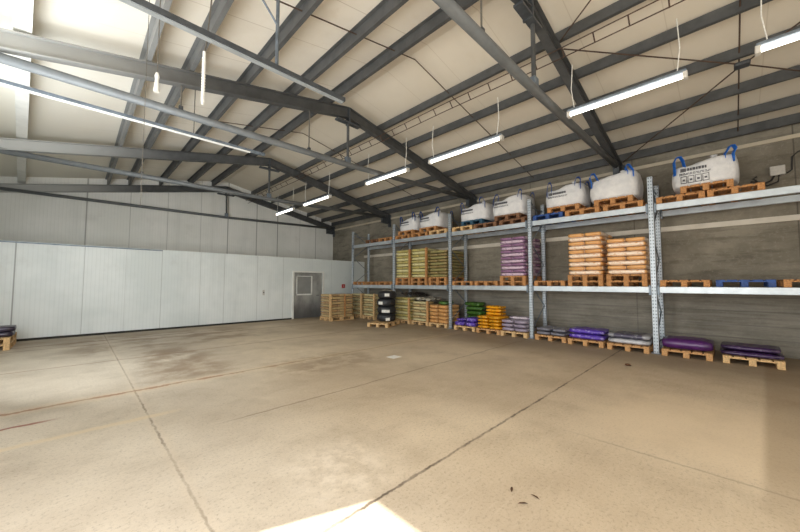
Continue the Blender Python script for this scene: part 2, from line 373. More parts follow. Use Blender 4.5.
# flush lock on the partition, red call point, faded mark
m = MB().box(5.37, 5.45, YP-.02, YP, 1.06, 1.27, .008); o = thing('flush_lock', 'small oblong grey lock plate set in the white panel wall', 'lock')
m.build('plate', M['box_grey'], o); MB().tube([(5.41, YP-.02, 1.17), (5.41, YP-.045, 1.17)], .022, 10).build('cylinder', M['steel_dark'], o)
o = thing('fire_call_point', 'small red square fire call point on the white wall right of the door', 'alarm')
MB().box(9.19, 9.37, YP-.05, YP, 1.32, 1.5, .012).build('housing', M['red'], o)
MB().box(9.26, 9.3, YP-.056, YP-.05, 1.39, 1.43).build('press_plate', M['sticker'], o)

# ------------------------------------------------------------------ roof steel
def ibeam(mb, a, b, ax, h=.26, w=.14, tf=.018, tw=.014):
    p = [(-w/2, -h/2), (w/2, -h/2), (w/2, -h/2+tf), (tw/2, -h/2+tf), (tw/2, h/2-tf), (w/2, h/2-tf), (w/2, h/2), (-w/2, h/2), (-w/2, h/2-tf), (-tw/2, h/2-tf), (-tw/2, -h/2+tf), (-w/2, -h/2+tf)]
    return mb.prism(p, a, b, ax)
names_fr = {0: 'nearest grey roof frame, its round tie rod crossing above the empty rack bay', 1: 'grey roof frame in the middle of the hall with long round tie rod',
            2: 'grey roof frame between the middle frame and the end wall', 3: 'grey roof frame tight against the pale gable wall', -1: 'grey roof frame behind the camera'}
for i, y in ((0, 2.01), (1, 6.66), (2, 11.39), (3, 16.15)):
    t = thing('roof_truss', names_fr[i], 'roof frame', (0, y, 0), group='steel roof frames')
    w = .14
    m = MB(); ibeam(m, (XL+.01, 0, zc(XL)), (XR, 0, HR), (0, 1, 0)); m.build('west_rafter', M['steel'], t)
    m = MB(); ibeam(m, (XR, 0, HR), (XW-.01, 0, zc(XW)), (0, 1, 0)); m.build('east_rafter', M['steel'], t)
    # haunch plates at ridge and eave, splice plates
    yb = -.09 if i == 3 else .09
    m = MB().box(XR-.02, XR+.02, -.08, .08, HR-.3, HR+.12).box(XR-.35, XR+.35, -.07, .07, HR-.28, HR-.24)
    m.build('ridge_plate', M['steel_dark'], t)
    m = MB().box(XW-.5, XW-.01, -.07, .07, zc(XW)-.3, zc(XW)-.02).box(XW-.04, XW-.01, -.12, .08, zc(XW)-.45, zc(XW)+.12)
    m.build('eave_bracket', M['steel_dark'], t)
    yt = 0 if i != 3 else -.16
    m = MB().tube([(XL+.02, yt, 4.5), (4.9, yt, 4.53), (XW-.3, yt, 4.69)], .068 if i < 3 else .055, 12); tie = m.build('tie_rod', M['steel_tie'], t, True)
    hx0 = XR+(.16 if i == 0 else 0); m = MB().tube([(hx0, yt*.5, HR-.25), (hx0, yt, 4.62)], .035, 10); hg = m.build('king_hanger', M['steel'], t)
    MB().box(hx0-.07, hx0+.07, yt-.05, yt+.05, 4.55, 4.72, .01).build('clamp', M['galv_dull'], hg)
    if i in (0, 1, 2):
        for hx in ((3.39,), (1.19, 3.67), (1.19,))[i]:
            MB().tube([(hx, 0, zc(hx)-.1), (hx, 0, 4.56)], .014, 6).build('hanger_wire', M['wire'], t)
            MB().box(hx-.03, hx+.03, -.03, .03, 4.55, 4.64).build('hanger_clip', M['steel_dark'], t)
zp = lambda x: zc(x)+.258
def zprof(h=.215, w=.06, t=.012):
    return [(-w, -h/2), (t/2, -h/2), (t/2, h/2-t), (w, h/2-t), (w, h/2), (-t/2, h/2), (-t/2, -h/2+t), (-w, -h/2+t)]
pl = [(5.9, 'east slope roof purlin closest to the ridge'), (6.9, 'second roof purlin down from the ridge on the east slope'),
      (7.9, 'roof purlin just above the row of lit tubes, east slope'), (8.9, 'fourth roof purlin down from the ridge on the east slope'),
      (9.8, 'roof purlin second from the concrete wall'), (10.48, 'lowest roof purlin, along the top of the concrete wall'),
      (4.18, 'west slope roof purlin closest to the ridge'), (3.27, 'second roof purlin down from the ridge on the west slope'), (2.26, 'third roof purlin down from the ridge on the west slope'),
      (1.3, 'fourth roof purlin down from the ridge on the west slope'), (.69, 'lowest grey roof purlin on the pale west slope')]
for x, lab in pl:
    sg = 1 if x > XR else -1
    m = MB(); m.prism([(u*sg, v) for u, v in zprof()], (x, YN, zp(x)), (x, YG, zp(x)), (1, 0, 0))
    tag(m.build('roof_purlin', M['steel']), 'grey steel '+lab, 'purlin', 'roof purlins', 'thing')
m = MB(); xa, xb = -.36, -1.39
m.prism([(-.085, -.09), (.085, -.09), (.085, .09), (-.085, .09)], (xa, 3.0, zc(xa)+.265), (xb, YG, zc(xb)+.265), (1, 0, 0))
tag(m.build('valley_beam', M['white_paint']), 'white painted roof beam along the hazy left edge of the roof', 'beam', kind='thing')
# sag rods at mid bay between purlins
for y, lab in ((-.27, 'thin sag rod down the east roof slope in the nearest bay'), (4.36, 'thin sag rod over the ridge between the first two roof frames'), (9.0, 'thin sag rod over the ridge beyond the middle roof frame')):
    x0 = XR+.3 if y < 0 else 1.3
    pts = [(x0, y, zp(x0))]+([(XR, y, zp(XR))] if y > 0 else [])+[(10.45, y, zp(10.45))]
    tag(MB().tube(pts, .011, 6).build('sag_rod', M['rust_wire']), lab, 'rod', 'sag rods', 'thing')
zb = lambda x: zc(x)+.1
def rod(a, b, lab):
    tag(MB().tube([(a[0], a[1], zb(a[0])), (b[0], b[1], zb(b[0]))], .012, 6).build('bracing_rod', M['rust_wire']), lab, 'rod', 'roof bracing rods', 'thing')
rod((6.0, 1.92), (7.95, -.25), 'bracing rod from the upper part of the nearest roof frame to the rod hub')
rod((8.05, -.25), (10.4, 1.9), 'bracing rod from the rod hub down to the eave above the big bags')
rod((8.05, -.37), (10.2, -2.6), 'bracing rod from the rod hub running out toward the eave')
rod((7.95, -.37), (5.6, -2.9), 'bracing rod from the rod hub running up toward the ridge')
rod((5.8, 1.9), (4.85, .6), 'bracing rod from the nearest roof frame up to the ridge')
m = MB().box(7.9, 8.1, -.4, -.2, zb(8)-.03, zb(8)+.03, .02)
tag(m.build('rod_hub', M['steel_dark']), 'small dark steel hub plate where the roof bracing rods meet', 'plate', kind='thing')
# thin ladder-like wire run slung under the rafters
t = thing('wire_ladder', 'thin rusty wire ladder run slung under the east roof slope', 'cable ladder')
xl = 5.66; zl = 5.42
for dx, dz in ((-.05, .055), (.05, -.055)):
    MB().tube([(xl+dx, YN+.05, zl+dz)]+[(xl+dx, y, zl+dz+(.02 if j % 2 else -.0)) for j, y in enumerate((-1.5, .2, 2.07, 4.3, 6.66, 9, 11.39, 13.8))]+[(xl+dx, 16.1, zl+dz)], .009, 6).build('side_wire', M['rust_wire'], t)
y = -1.4
while y < 15.9:
    if min(abs(y-q) for q in (2.07, 6.66, 11.39)) > .1:
        MB().tube([(xl-.05, y, zl+.06), (xl+.05, y, zl-.05)], .011, 5).build('rung', M['rust_wire'], t)
    y += .46
# ------------------------------------------------------------------ tubes
lightspots = [(-1.1, 'nearest lit fluorescent tube, cut by the right edge of the picture'), (1.06, 'lit fluorescent tube above the two orange bag stacks'),
              (3.95, 'lit fluorescent tube beyond the near tie rod'), (6.42, 'lit fluorescent tube just past the middle roof frame'),
              (10.0, 'small looking lit fluorescent tube near the second roof frame from the gable'), (12.42, 'farthest lit fluorescent tube, next to the gable wall')]
def tube_light():
    t = thing('pendant_tube_light', '', 'light', group='lit fluorescent tubes')
    MB().box(-.055, .055, -.76, .76, .035, .075, .008).build('housing', M['galv_dull'], t)
    m = MB(); m.tube([(0, -.72, 0), (0, .72, 0)], .033, 14); m.build('glowing_tube', M['tube'], t, True)
    for s in (-1, 1):
        MB().box(-.05, .05, s*.745-.025, s*.745+.025, -.05, .045, .006).build('end_cap', M['box_grey'], t)
        MB().tube([(0, s*.66, .07), (0, s*.7, .42), (.02, s*.68, .86)], .007, 5).build('suspension_wire', M['sticker'], t)
    return t
xlight, zlight = 5.83, 4.4
for i, (y, lab) in enumerate(lightspots):
    if i == 0: p0 = tube_light(); p0.location = (xlight, y, zlight); p0['label'] = lab
    else: dup(p0, (xlight, y, zlight), 0, lab, 'lit fluorescent tubes').scale = (1, (1, 1, 1.22, 1.1, 1.15, 1)[i], 1)
# unlit rails on the west side
t = thing('hanging_rail', 'dark topped galvanised rail hung on a perforated strap under the west roof slope', 'rail', (0, 4.05, 4.3))
MB().box(XL+.05, 2.8, -.05, .05, .0, .06).build('rail_channel', M['steel_dark'], t)
MB().box(XL+.05, 2.78, -.03, .03, -.015, .0).build('rail_tray', M['galv'], t)
MB().tube([(1.75, 0, .07), (1.75, .0, 1.02)], .022, 6).build('hanger_strap', M['galv_dull'], t)
MB().tube([(1.75, .0, .62), (1.42, 0, 1.0)], .014, 6).build('hanger_brace', M['galv_dull'], t)
t = thing('hanging_light_trunking', 'slim white unlit light trunking crossing the west side of the hall', 'rail', (0, 7.0, 4.3))
MB().box(XL+.05, 2.8, -.035, .035, .0, .05).build('trunking_body', M['galv_dull'], t)
MB().box(XL+.05, 2.5, -.03, .03, -.015, .0).build('reflector', M['white_plastic'], t)
for x in (-1.0, 1.47): MB().tube([(x, 0, .05), (x, 0, zc(x)-4.3+.2)], .008, 5).build('suspension_wire', M['wire'], t)
t = thing('hanging_fly_trap', 'long white ribbed strip hanging from a chain below the rail', 'hanging strip', (.97, 4.25, 0))
m = MB(); m.tube([(0, 0, 3.62), (0, 0, 4.26)], .016, 8)
for j in range(16): m.tube([(0, 0, 3.66+j*.034), (0, 0, 3.675+j*.034)], .021, 8)
m.build('strip', M['white_plastic'], t); MB().tube([(0, 0, 4.26), (.02, 0, 4.36), (.06, -.1, zc(1)+.15)], .009, 5).build('chain', M['wire'], t)
t = thing('pull_cord', 'short white bell shaped pull hanging on a thin cord', 'pull cord', (.555, 4.4, 0))
m = MB().lathe([(.012, 3.88), (.024, 3.84), (.018, 3.8), (.03, 3.66), (.0, 3.66), (.0, 3.88)], 10); m.build('pull', M['white_plastic'], t)
MB().tube([(0, 0, 3.88), (.0, 0, zc(.55)+.2)], .005, 5).build('cord', M['wire'], t)
tag(MB().tube([(.48, 4.6, zc(.48)+.3), (.48, 4.6, 2.4)], .003, 5).build('hanging_wire', M['wire']), 'thin dark wire hanging straight down left of the white pull', 'wire', kind='thing')
# junction box + cables on the concrete wall
t = thing('junction_box', 'small grey junction box with looping cables on the concrete wall', 'junction box', (XW, -.82, 3.96))
MB().box(-.09, 0, -.11, .11, -.1, .1, .01).build('box', M['box_grey'], t)
m = MB().tube([(-.03, -.13, -.08), (-.03, -.2, -.02), (-.03, -.21, .25), (-.03, -.3, .34), (-.03, -1.5, .4)], .014, 6); m.build('cable', M['cable'], t)
m = MB().tube([(-.03, .05, -.1), (-.05, .1, -.2), (-.05, .22, -.25), (-.05, .3, -.18), (-.05, .36, -.1), (-.05, .3, -.06)], .018, 6); m.build('cable', M['cable'], t)
m = MB().tube([(-.03, -.02, -.1), (-.06, .0, -.24), (-.06, .16, -.3), (-.05, .26, -.2), (-.05, .4, -.16)], .016, 6); m.build('cable', M['cable'], t)

# ------------------------------------------------------------------ rack
XF, XB = 9.2, 10.15
PY = [12.41, 9.61, 6.79, 3.97, 1.185, -1.63]
ZT, ZM = 3.322, 1.477
rack = thing('pallet_rack', 'long galvanised two level pallet rack along the concrete wall', 'rack')
def c_post(x):
    m = MB(); w, dp, t = .1, .08, .012; s = 1 if x == XF else -1
    m.box(-.005, .005, -w/2, w/2, 0, 3.97) if False else None
    m.box(-dp/2, dp/2, -w/2, w/2, 0, 3.97, .006)
    return m.mesh('upright', M['upright'])
up_me = c_post(XF)
foot_me = MB().box(-.08, .08, -.08, .08, 0, .012).mesh('foot_plate', M['galv_dull'])
beam_me = {}
for y0, y1 in zip(PY, PY[1:]):
    pass
def beam_mesh(L):
    m = MB().box(-.025, .025, -L/2, L/2, -.14, 0, .008).box(-.03, -.02, -L/2, L/2, -.1, -.09)
    return m.mesh('rack_beam', M['galv'])
conn_me = MB().box(-.03, .03, -.02, .02, -.19, .03, .004).mesh('beam_connector', M['galv_dull'])
L = 2.69; bme = beam_mesh(L)
for x in (XF, XB):
    for y in PY:
        u = link('upright', up_me, rack, (x, y, 0)); link('foot_plate', foot_me, u, (0, 0, 0))
    for y0, y1 in zip(PY, PY[1:]):
        for z in (ZT, ZM):
            b = link('rack_beam', bme, rack, (x-.02 if x == XF else x, (y0+y1)/2, z))
            for s in (-1, 1): link('beam_connector', conn_me, b, (-.028 if x == XF else 0, s*(L/2-.02), 0))
for y in PY:
    z = .25; k = 0
    while z < 3.6:
        a, b = (XF, XB) if k % 2 == 0 else (XB, XF)
        MB().tube([(a+(.03 if a == XF else -.03), y, z), (b+(.03 if b == XF else -.03), y, z+.62)], .014, 6).build('brace', M['galv_dull'], rack)
        z += .62; k += 1
    for z in (.2, 3.75): MB().tube([(XF+.03, y, z), (XB-.03, y, z)], .014, 6).build('brace', M['galv_dull'], rack)

# ------------------------------------------------------------------ pallets (local: 1.2 along x, .8 along y, front at -x)
PH = .144
deck_me, block_me, skid_me = {}, {}, {}
def pallet_meshes(mat):
    m = MB()
    for y in (-.335, -.172, 0, .172, .335): m.box(-.6, .6, y-(.07 if abs(y) < .2 else .065), y+(.07 if abs(y) < .2 else .065), .122, .144, .003)
    for x in (-.53, 0, .53): m.box(x-.07, x+.07, -.4, .4, .1, .122)
    d = m.mesh('deck', mat)
    b = MB().box(-.07, .07, -.05, .05, .022, .1, .003).mesh('block', mat)
    s = MB().box(-.6, .6, -.05, .05, 0, .022, .003).mesh('bottom_board', mat)
    return d, b, s
PM = {n: pallet_meshes(M[n]) for n in ('wood', 'wood_orange', 'wood_pale', 'wood_dark', 'pallet_blue', 'pallet_teal')}
protos = {}
def pallet(x, y, z, label, mat='wood', rz=0.0, group=None):
    x += 0.0
    if mat not in protos:
        t = thing('pallet', label, 'pallet', (x, y, z), rz, group); d, b, s = PM[mat]
        link('deck', d, t)
        for py in (-.35, 0, .35):
            link('bottom_board', s, t, (0, py, 0))
            for px in (-.53, 0, .53): link('block', b, t, (px, py, 0))
        protos[mat] = t; return t
    return dup(protos[mat], (x, y, z), rz, label, group)

# ------------------------------------------------------------------ bags
def bag_mesh(name, mat, L=.8, W=.4, H=.105, seed=0, lump=.012, pinch=.55, drape=0.0):
    """a filled sack: box grid pulled in to a seam along its rim, flattened where it lies"""
    r = random.Random(seed); bm = bmesh.new(); nx, ny = 10, 6
    top, bot = {}, {}
    from mathutils import noise as N
    off = Vector((seed*3.1, seed*1.7, 0))
    for i in range(nx+1):
        for j in range(ny+1):
            u, v = i/nx*2-1, j/ny*2-1
            e = max(abs(u)**7, abs(v)**6); th = (1-pinch*e)
            # rounded plan corners
            kx = 1-.05*abs(v)**4; ky = 1-.07*abs(u)**4
            x, y = u*L/2*kx*.975, v*W/2*ky*.94
            dz = N.noise(Vector((x*5, y*5, 0))+off)*lump*2
            zt_ = H*.5+H*.5*th-abs(dz)*(1-e); zb_ = H*.5-H*.5*th
            if drape: q = -drape*max(abs(u)**3, abs(v)**3); zt_ += q*.6; 
            top[i, j] = bm.verts.new((x, y, zt_)); bot[i, j] = bm.verts.new((x, y, max(0, zb_)))
    for i in range(nx):
        for j in range(ny):
            bm.faces.new((top[i, j], top[i+1, j], top[i+1, j+1], top[i, j+1]))
            bm.faces.new((bot[i, j+1], bot[i+1, j+1], bot[i+1, j], bot[i, j]))
    def rim(seq):
        mids = []
        for (i, j) in seq:
            t_, b_ = top[i, j].co, bot[i, j].co; c = (t_+b_)/2
            c = Vector((c.x*(1+.02), c.y*(1+.035), c.z)); mids.append(bm.verts.new(c))
        n = len(seq)
        for a in range(n):
            b = (a+1) % n; p, q = seq[a], seq[b]
            bm.faces.new((top[p], mids[a], mids[b], top[q])); bm.faces.new((mids[a], bot[p], bot[q], mids[b]))
    seq = [(i, 0) for i in range(nx)]+[(nx, j) for j in range(ny)]+[(i, ny) for i in range(nx, 0, -1)]+[(0, j) for j in range(ny, 0, -1)]
    rim(seq); bmesh.ops.recalc_face_normals(bm, faces=bm.faces[:])
    me = bpy.data.meshes.new(name); bm.to_mesh(me); bm.free(); me.materials.append(mat)
    for p in me.polygons: p.use_smooth = True
    return me
_bags = {}
def bagm(mat, H, seed, L=.8, W=.4, lump=.008, pinch=.3):
    key = (mat, round(H, 3), seed % 3, L, W, lump, pinch)
    if key not in _bags: _bags[key] = bag_mesh('bag', B[mat], L, W, H*.975, seed % 3+1, lump, pinch)
    return _bags[key]
def bag(me, loc, rz, label, group, rx=0.0, ry=0.0, name='sack'):
    o = link(name, me); o.location = loc; o.rotation_euler = (rx, ry, rz)
    return tag(o, label, 'bag', group, 'thing')
def stack(x, y, z, rz, layers, h, mat, label, depth=1.2, skip_rear=False):
    """layers of sacks on a pallet whose local origin is (x,y)"""
    c, s = math.cos(rz), math.sin(rz); grp = label.split(' in ')[0]+' group: '+label.split(' in ', 1)[-1]
    for k in range(layers):
        if depth > 1: pat = ([(-.4, 0, 1), (.2, -.2, 0), (.2, .2, 0)] if k % 2 == 0 else [(-.2, -.2, 0), (-.2, .2, 0), (.4, 0, 1)])
        else: pat = ([(-.2, 0, 1), (.2, 0, 1)] if k % 2 == 0 else [(0, -.2, 0), (0, .2, 0)])
        for n, (px, py, q) in enumerate(pat):
            if skip_rear and px > .1: continue
            jx, jy = R.uniform(-.004, .004), R.uniform(-.003, .003)
            lx, ly = px*.99+jx, py*.99+jy
            bag(bagm(mat, h*.985, k+n*2), (x+c*lx-s*ly, y+s*lx+c*ly, z+k*h), rz+(PI/2 if q else 0)+R.uniform(-.008, .008)+(PI if R.random() < .5 else 0), label, grp, name='sack')

ZM += .002; ZT += .002; PH += .002
XP = XF-.05+.6        # pallet centre for the rack
slots = lambda b: [PY[b]-.515, PY[b]-1.4, PY[b]-2.285]
g = 'empty pallets on the rack'
# middle level
for y, lab in zip(slots(0), ('empty wooden pallet on the middle beams, in the rack corner by the white wall', 'empty wooden pallet on the middle beams, centre of the farthest rack bay', 'empty wooden pallet on the middle beams, left of the lime bag stacks')):
    pallet(XP, y, ZM, lab, 'wood_orange', 0, g)
for y, h, n, mt, la, lb in ((slots(1)[0]-.02, .11, 10, 'lime', 'lime and orange shrink-wrapped bag in the left stack of three in the second rack bay', 'orange wooden pallet under the left of the three middle-level bag stacks'),
                      (slots(1)[1]+.02, .11, 10, 'lime', 'lime and orange shrink-wrapped bag in the bright middle stack of the second rack bay', 'orange wooden pallet under the bright middle bag stack in the second bay'),
                      (slots(1)[2], .108, 9, 'olive', 'dull olive brown bag in the right stack of the second rack bay', 'orange wooden pallet under the dull olive bag stack')):
    pallet(XP, y, ZM, lb.replace('orange wooden pallet', 'lower of two orange pallets'), 'wood_orange', 0, 'loaded pallets on the middle beams'); pallet(XP, y, ZM+PH, lb.replace('orange wooden pallet', 'upper of two orange pallets'), 'wood_orange', 0, 'loaded pallets on the middle beams'); stack(XP, y, ZM+2*PH, 0, n, h, mt, la)
pallet(XP, slots(2)[0], ZM, 'empty wooden pallet on the middle beams, two places left of the purple stack', 'wood_orange', 0, g)
pallet(XP, slots(2)[1], ZM, 'empty wooden pallet on the middle beams, right beside the purple stack', 'wood_orange', 0, g)
pallet(XP, slots(2)[2], ZM, 'lower of two orange pallets under the tall purple bag stack', 'wood_orange', 0, 'loaded pallets on the middle beams')
pallet(XP, slots(2)[2], ZM+PH, 'upper of two orange pallets under the tall purple bag stack', 'wood_orange', 0, 'loaded pallets on the middle beams')
stack(XP, slots(2)[2], ZM+2*PH, 0, 12, .097, 'lilac', 'purple and white shrink-wrapped bag in the tall narrow middle-level stack')
pallet(XP, slots(3)[0], ZM, 'empty wooden pallet on the middle beams, left of the two orange stacks', 'wood_orange', 0, g)
for y, n, la, lb in ((slots(3)[1]-.0, 10, 'orange and white shrink-wrapped bag in the taller orange stack', 'orange wooden pallet under the taller orange stack'), (slots(3)[2]+.01, 8, 'orange and white shrink-wrapped bag in the lower orange stack beside the upright', 'orange wooden pallet under the lower orange stack')):
    pallet(XP, y, ZM, lb.replace('orange wooden pallet', 'lower of two wooden pallets'), 'wood_orange', 0, 'loaded pallets on the middle beams'); pallet(XP, y, ZM+PH, lb.replace('orange wooden pallet', 'upper of two wooden pallets'), 'wood_orange', 0, 'loaded pallets on the middle beams'); stack(XP, y, ZM+2*PH, 0, n, .108, 'orange', la)
pallet(XP, slots(4)[0], ZM, 'empty wooden pallet on the middle beams, left of the blue pallet', 'wood_orange', 0, g)
pallet(XP, slots(4)[1], ZM, 'empty blue pallet lying alone on the middle beams', 'pallet_blue', 0)
pallet(XP, slots(4)[2], ZM, 'empty wooden pallet on the middle beams, right of the blue pallet', 'wood_orange', 0, g)
def edge_board(y, z0, z1, x, label, mat='wood_orange'):
    t = MB().box(x-.012, x+.06, y-.012, y, z0, z1).box(x-.012, x, y, y+.06, z0, z1)
    tag(t.build('edge_board', M[mat]), label, 'edge board', 'edge boards on the bag stacks', 'thing')
edge_board(slots(1)[0]-.02-.412, ZM+2*PH, ZM+2*PH+1.1, XP-.62, 'upright orange edge board at the right corner of the left of three middle-level stacks')
edge_board(slots(1)[1]+.02-.412, ZM+2*PH, ZM+2*PH+1.1, XP-.62, 'upright orange edge board at the right corner of the bright middle stack')
# top level, lower row
T2 = 'pallets on the top beams'
for y, mt, lab in ((11.0, 'wood_dark', 'dark wooden pallet on the top beams in the farthest bay'), (10.13, 'wood_orange', 'orange pallet at the left end of the loaded top beams'),
                   (9.1, 'wood_orange', 'lower orange pallet below the farthest white big bag'), (8.2, 'wood_orange', 'lower orange pallet on the top beams between the two farthest big bags'), (7.3, 'wood_pale', 'lower pale pallet on the top beams, left of the second upright'),
                   (6.27, 'wood_pale', 'pale pallet on the top beams below the blue painted pallet'), (5.4, 'wood_dark', 'dark pallet on the top beams between the third and fourth big bags'), (4.5, 'wood_dark', 'lower dark pallet on the top beams below the fourth big bag'),
                   (3.46, 'pallet_blue', 'blue pallet on the top beams tucked under a wooden one'), (2.6, 'wood_orange', 'orange pallet on the top beams below the gap between two big bags'), (1.72, 'wood_orange', 'lower orange pallet on the top beams, left of the tall perforated upright'),
                   (.68, 'wood_orange', 'lower orange pallet on the top beams, right of the perforated upright'), (-.15, 'wood_orange', 'orange pallet on the top beams sticking out right of the nearest big bag')):
    pallet(XP, y, ZT, lab, mt, 0, T2)
Z2 = ZT+PH
bags_top = [(8.88, .94, .5, 'wood_orange', 'farthest white big bag on the top of the rack', 'upper orange pallet carrying the farthest big bag'),
            (7.74, 1.02, .52, 'wood_orange', 'white big bag second from the far end of the rack top', 'upper orange pallet carrying the second big bag from the far end'),
            (5.86, 1.04, .52, 'pallet_teal', 'white big bag standing on the teal pallet', 'teal painted pallet under a white big bag'),
            (4.63, 1.08, .56, 'wood_dark', 'white big bag on a dark pallet with its top raised', 'upper dark pallet under the fourth big bag'),
            (3.04, 1.0, .56, 'wood_orange', 'white big bag above the blue pallet, with faint print', 'upper orange pallet carrying the big bag above the blue pallet'),
            (1.9, 1.04, .62, 'wood_orange', 'plain white big bag left of the perforated upright', 'upper orange pallet carrying the big bag left of the upright'),
            (.26, 1.05, .53, 'wood_orange', 'nearest white big bag with dark print and bright blue straps', 'upper orange pallet carrying the nearest big bag')]
from mathutils import noise as NZ
def big_bag(x, y, z, W, H, label, seed, bright, printed):
    t = thing('big_bag', label, 'big bag', (x, y, z), 0, 'white big bags on the top of the rack')
    bm = bmesh.new(); nA, nZ = 40, 10; rings = []; off = Vector((seed*5.3, 0, seed))
    def prof(a, w):
        c, s = math.cos(a), math.sin(a); p = 4.2; r = (abs(c)**p+abs(s)**p)**(-1/p)
        return c*r*w, s*r*w
    def ztop(px, py):      # slumped lid: high towards -y (right in the picture), a dip beside the left straps
        v = py/(W/2)
        return H*(.93-.09*v-.09*math.exp(-((v-.35)/.35)**2)+.05*NZ.noise(Vector((px*4, py*4, 1))+off))
    for k in range(nZ+1):
        f = k/nZ; w = W/2*(.97+.05*math.sin(f*PI)-.04*f*f-(.05 if k == 0 else 0)); ring = []
        for j in range(nA):
            a = 2*PI*j/nA; px, py = prof(a, w); d = 1+.014*NZ.noise(Vector((px*5, py*5, f*3))+off)
            px *= d; py *= d; ring.append(bm.verts.new((px, py, f*ztop(px, py))))
        rings.append(ring)
    for s_, dz in ((.9, .022), (.6, .03), (.25, .05)):
        ring = []
        for j in range(nA):
            a = 2*PI*j/nA; px, py = prof(a, W/2*.95*s_); ring.append(bm.verts.new((px, py, ztop(px, py)+dz*(1+1.2*NZ.noise(Vector((px*6, py*6, 2))+off)))))
        rings.append(ring)
    for q, w in zip(rings, rings[1:]):
        for j in range(nA): bm.faces.new((q[j], q[(j+1) % nA], w[(j+1) % nA], w[j]))
    bm.faces.new(rings[-1]); bm.faces.new(rings[0][::-1]); bmesh.ops.recalc_face_normals(bm, faces=bm.faces[:])
    me = bpy.data.meshes.new('sack_body'); bm.to_mesh(me); bm.free(); me.materials.append(M['fibc'])
    for p in me.polygons: p.use_smooth = True
    body = link('sack_body', me, t)
    zt_ = lambda px, py: ztop(px, py)
    # tied filling spout
    m = MB(); zz = zt_(0, -.16)+.05
    m.lathe([(.09, zz-.05), (.05, zz+.03), (.028, zz+.06), (.05, zz+.1), (.065, zz+.13), (.0, zz+.12), (.0, zz-.05)], 12)
    sp = m.build('filling_spout', M['fibc'], t, True); sp.location = (0, -.16, 0)
    for sx in (-1, 1):
        for sy in (-1, 1):
            q = .36*W; px, py = sx*q, sy*q; z0 = zt_(px, py)
            hh = (.22 if sy > 0 else .18)+R.uniform(-.03, .03); e = .055+R.uniform(0, .03); lean = R.uniform(-.05, .05)
            pts = [(px-e, py+sy*.06, z0-.16), (px-e, py+sy*.03, z0), (px-e*.9+lean, py, z0+hh*.6), (px-e*.4+lean, py, z0+hh), (px+e*.4+lean, py, z0+hh), (px+e*.9+lean, py, z0+hh*.6), (px+e, py+sy*.03, z0), (px+e, py+sy*.06, z0-.16)]
            rot = [(py_ if False else px_, py_, z_) for px_, py_, z_ in pts]
            # loops run along the corner in the y direction so both legs show from the front
            pts = [(px+sx*.05, py+(p[0]-px), p[2]) for p in pts]
            MB().ribbon(pts, (1, .45, 0), W*.105, .012).build('lifting_loop', M['strap' if bright else 'strap_dark'], t)
    if printed:
        rr = random.Random(seed); m = MB(); xs = -W/2*1.035
        yy = .34*W; zt = H*.62
        m.box(xs-.004, xs+.03, yy-.09, yy, zt-.015, zt+.05)
        yq = yy-.11
        while yq > yy-.42: wq = rr.uniform(.025, .05); m.box(xs-.004, xs+.03, yq-wq, yq, zt-.005, zt+.045); yq -= wq+.012
        for r_ in (.055, .08): 
            yq = yy+.02
            while yq > yy-.44: wq = rr.uniform(.03, .07); m.box(xs-.004, xs+.03, yq-wq, yq, zt-r_-.008, zt-r_); yq -= wq+.014
        if printed > 1:
            for n in range(4):
                y1 = yy-n*.115; z1, z0 = zt-.12, zt-.27; yw = .1; a = .008
                m.box(xs-.004, xs+.03, y1-a, y1, z0, z1).box(xs-.004, xs+.03, y1-yw, y1-yw+a, z0, z1).box(xs-.004, xs+.03, y1-yw, y1, z1-a, z1).box(xs-.004, xs+.03, y1-yw, y1, z0, z0+a)
                m.box(xs-.004, xs+.03, y1-.07, y1-.03, z0+.05, z0+.085)
        m.build('print', M['ink'], t)
    return t
for i, (y, w, h, mt, la, lb) in enumerate(bags_top):
    pallet(XP-.05, y, Z2, lb, mt, 0, 'upper pallets carrying big bags')
    big_bag(XP-.09, y+.03, Z2+PH, w, h, la, i+1, i == 6 or i == 5, (1, 1, 1, 1, 1, 0, 2)[i])

# ------------------------------------------------------------------ floor level under the rack
FL = 'loaded pallets on the floor under the rack'
XG = 9.1+.6
for y, lab, sl_ in ((slots(0)[0]+.02, 'cream bag stack pallet deepest in the far rack corner', 'cream and orange bag in the floor stack deepest in the far rack corner'), (slots(0)[1]+.02, 'pallet on the floor behind the tyres, left of them', 'cream and orange bag in the floor stack just left of the tyres')):
    pallet(XG-.08, y, 0, 'wooden '+lab.replace('cream bag stack ', ''), 'wood_pale', 0, FL); stack(XG-.08, y, PH, 0, 9, .105, 'cream', sl_, skip_rear=True)
pallet(XG-.05, 9.02, 0, 'wooden pallet on the floor directly right of the tyres', 'wood_pale', 0, FL); stack(XG-.05, 9.02, PH, 0, 8, .108, 'lime', 'lime bag in the floor stack directly right of the tyres', skip_rear=True)
pallet(XG, 8.14, 0, 'wooden pallet on the floor under the stack topped with crumpled film', 'wood_pale', 0, FL); stack(XG, 8.14, PH, 0, 7, .105, 'cream', 'cream and pink bag in the floor stack topped with crumpled film', skip_rear=True)
pallet(XG, 7.29, 0, 'wooden pallet on the floor under the neat peach bags', 'wood_pale', 0, FL)
for k_ in range(5):
    for sy in (-1, 1):
        bag(bagm('peach', .126, k_+sy+1, lump=.002, pinch=.2), (XG-.19, 7.29+sy*.2, PH+k_*.128), R.uniform(-.01, .01), 'peach coloured bag in the neat five-high floor stack', 'peach bags in the neat floor stack')
        if sy > 0 and False: pass
edge_board(9.02-.412, PH, 1.0, XG-.67, 'upright edge board at the corner of the lime floor stack next to the tyres', 'wood')
edge_board(8.14-.412, PH, .9, XG-.62, 'upright edge board at the corner of the film-topped floor stack', 'wood')
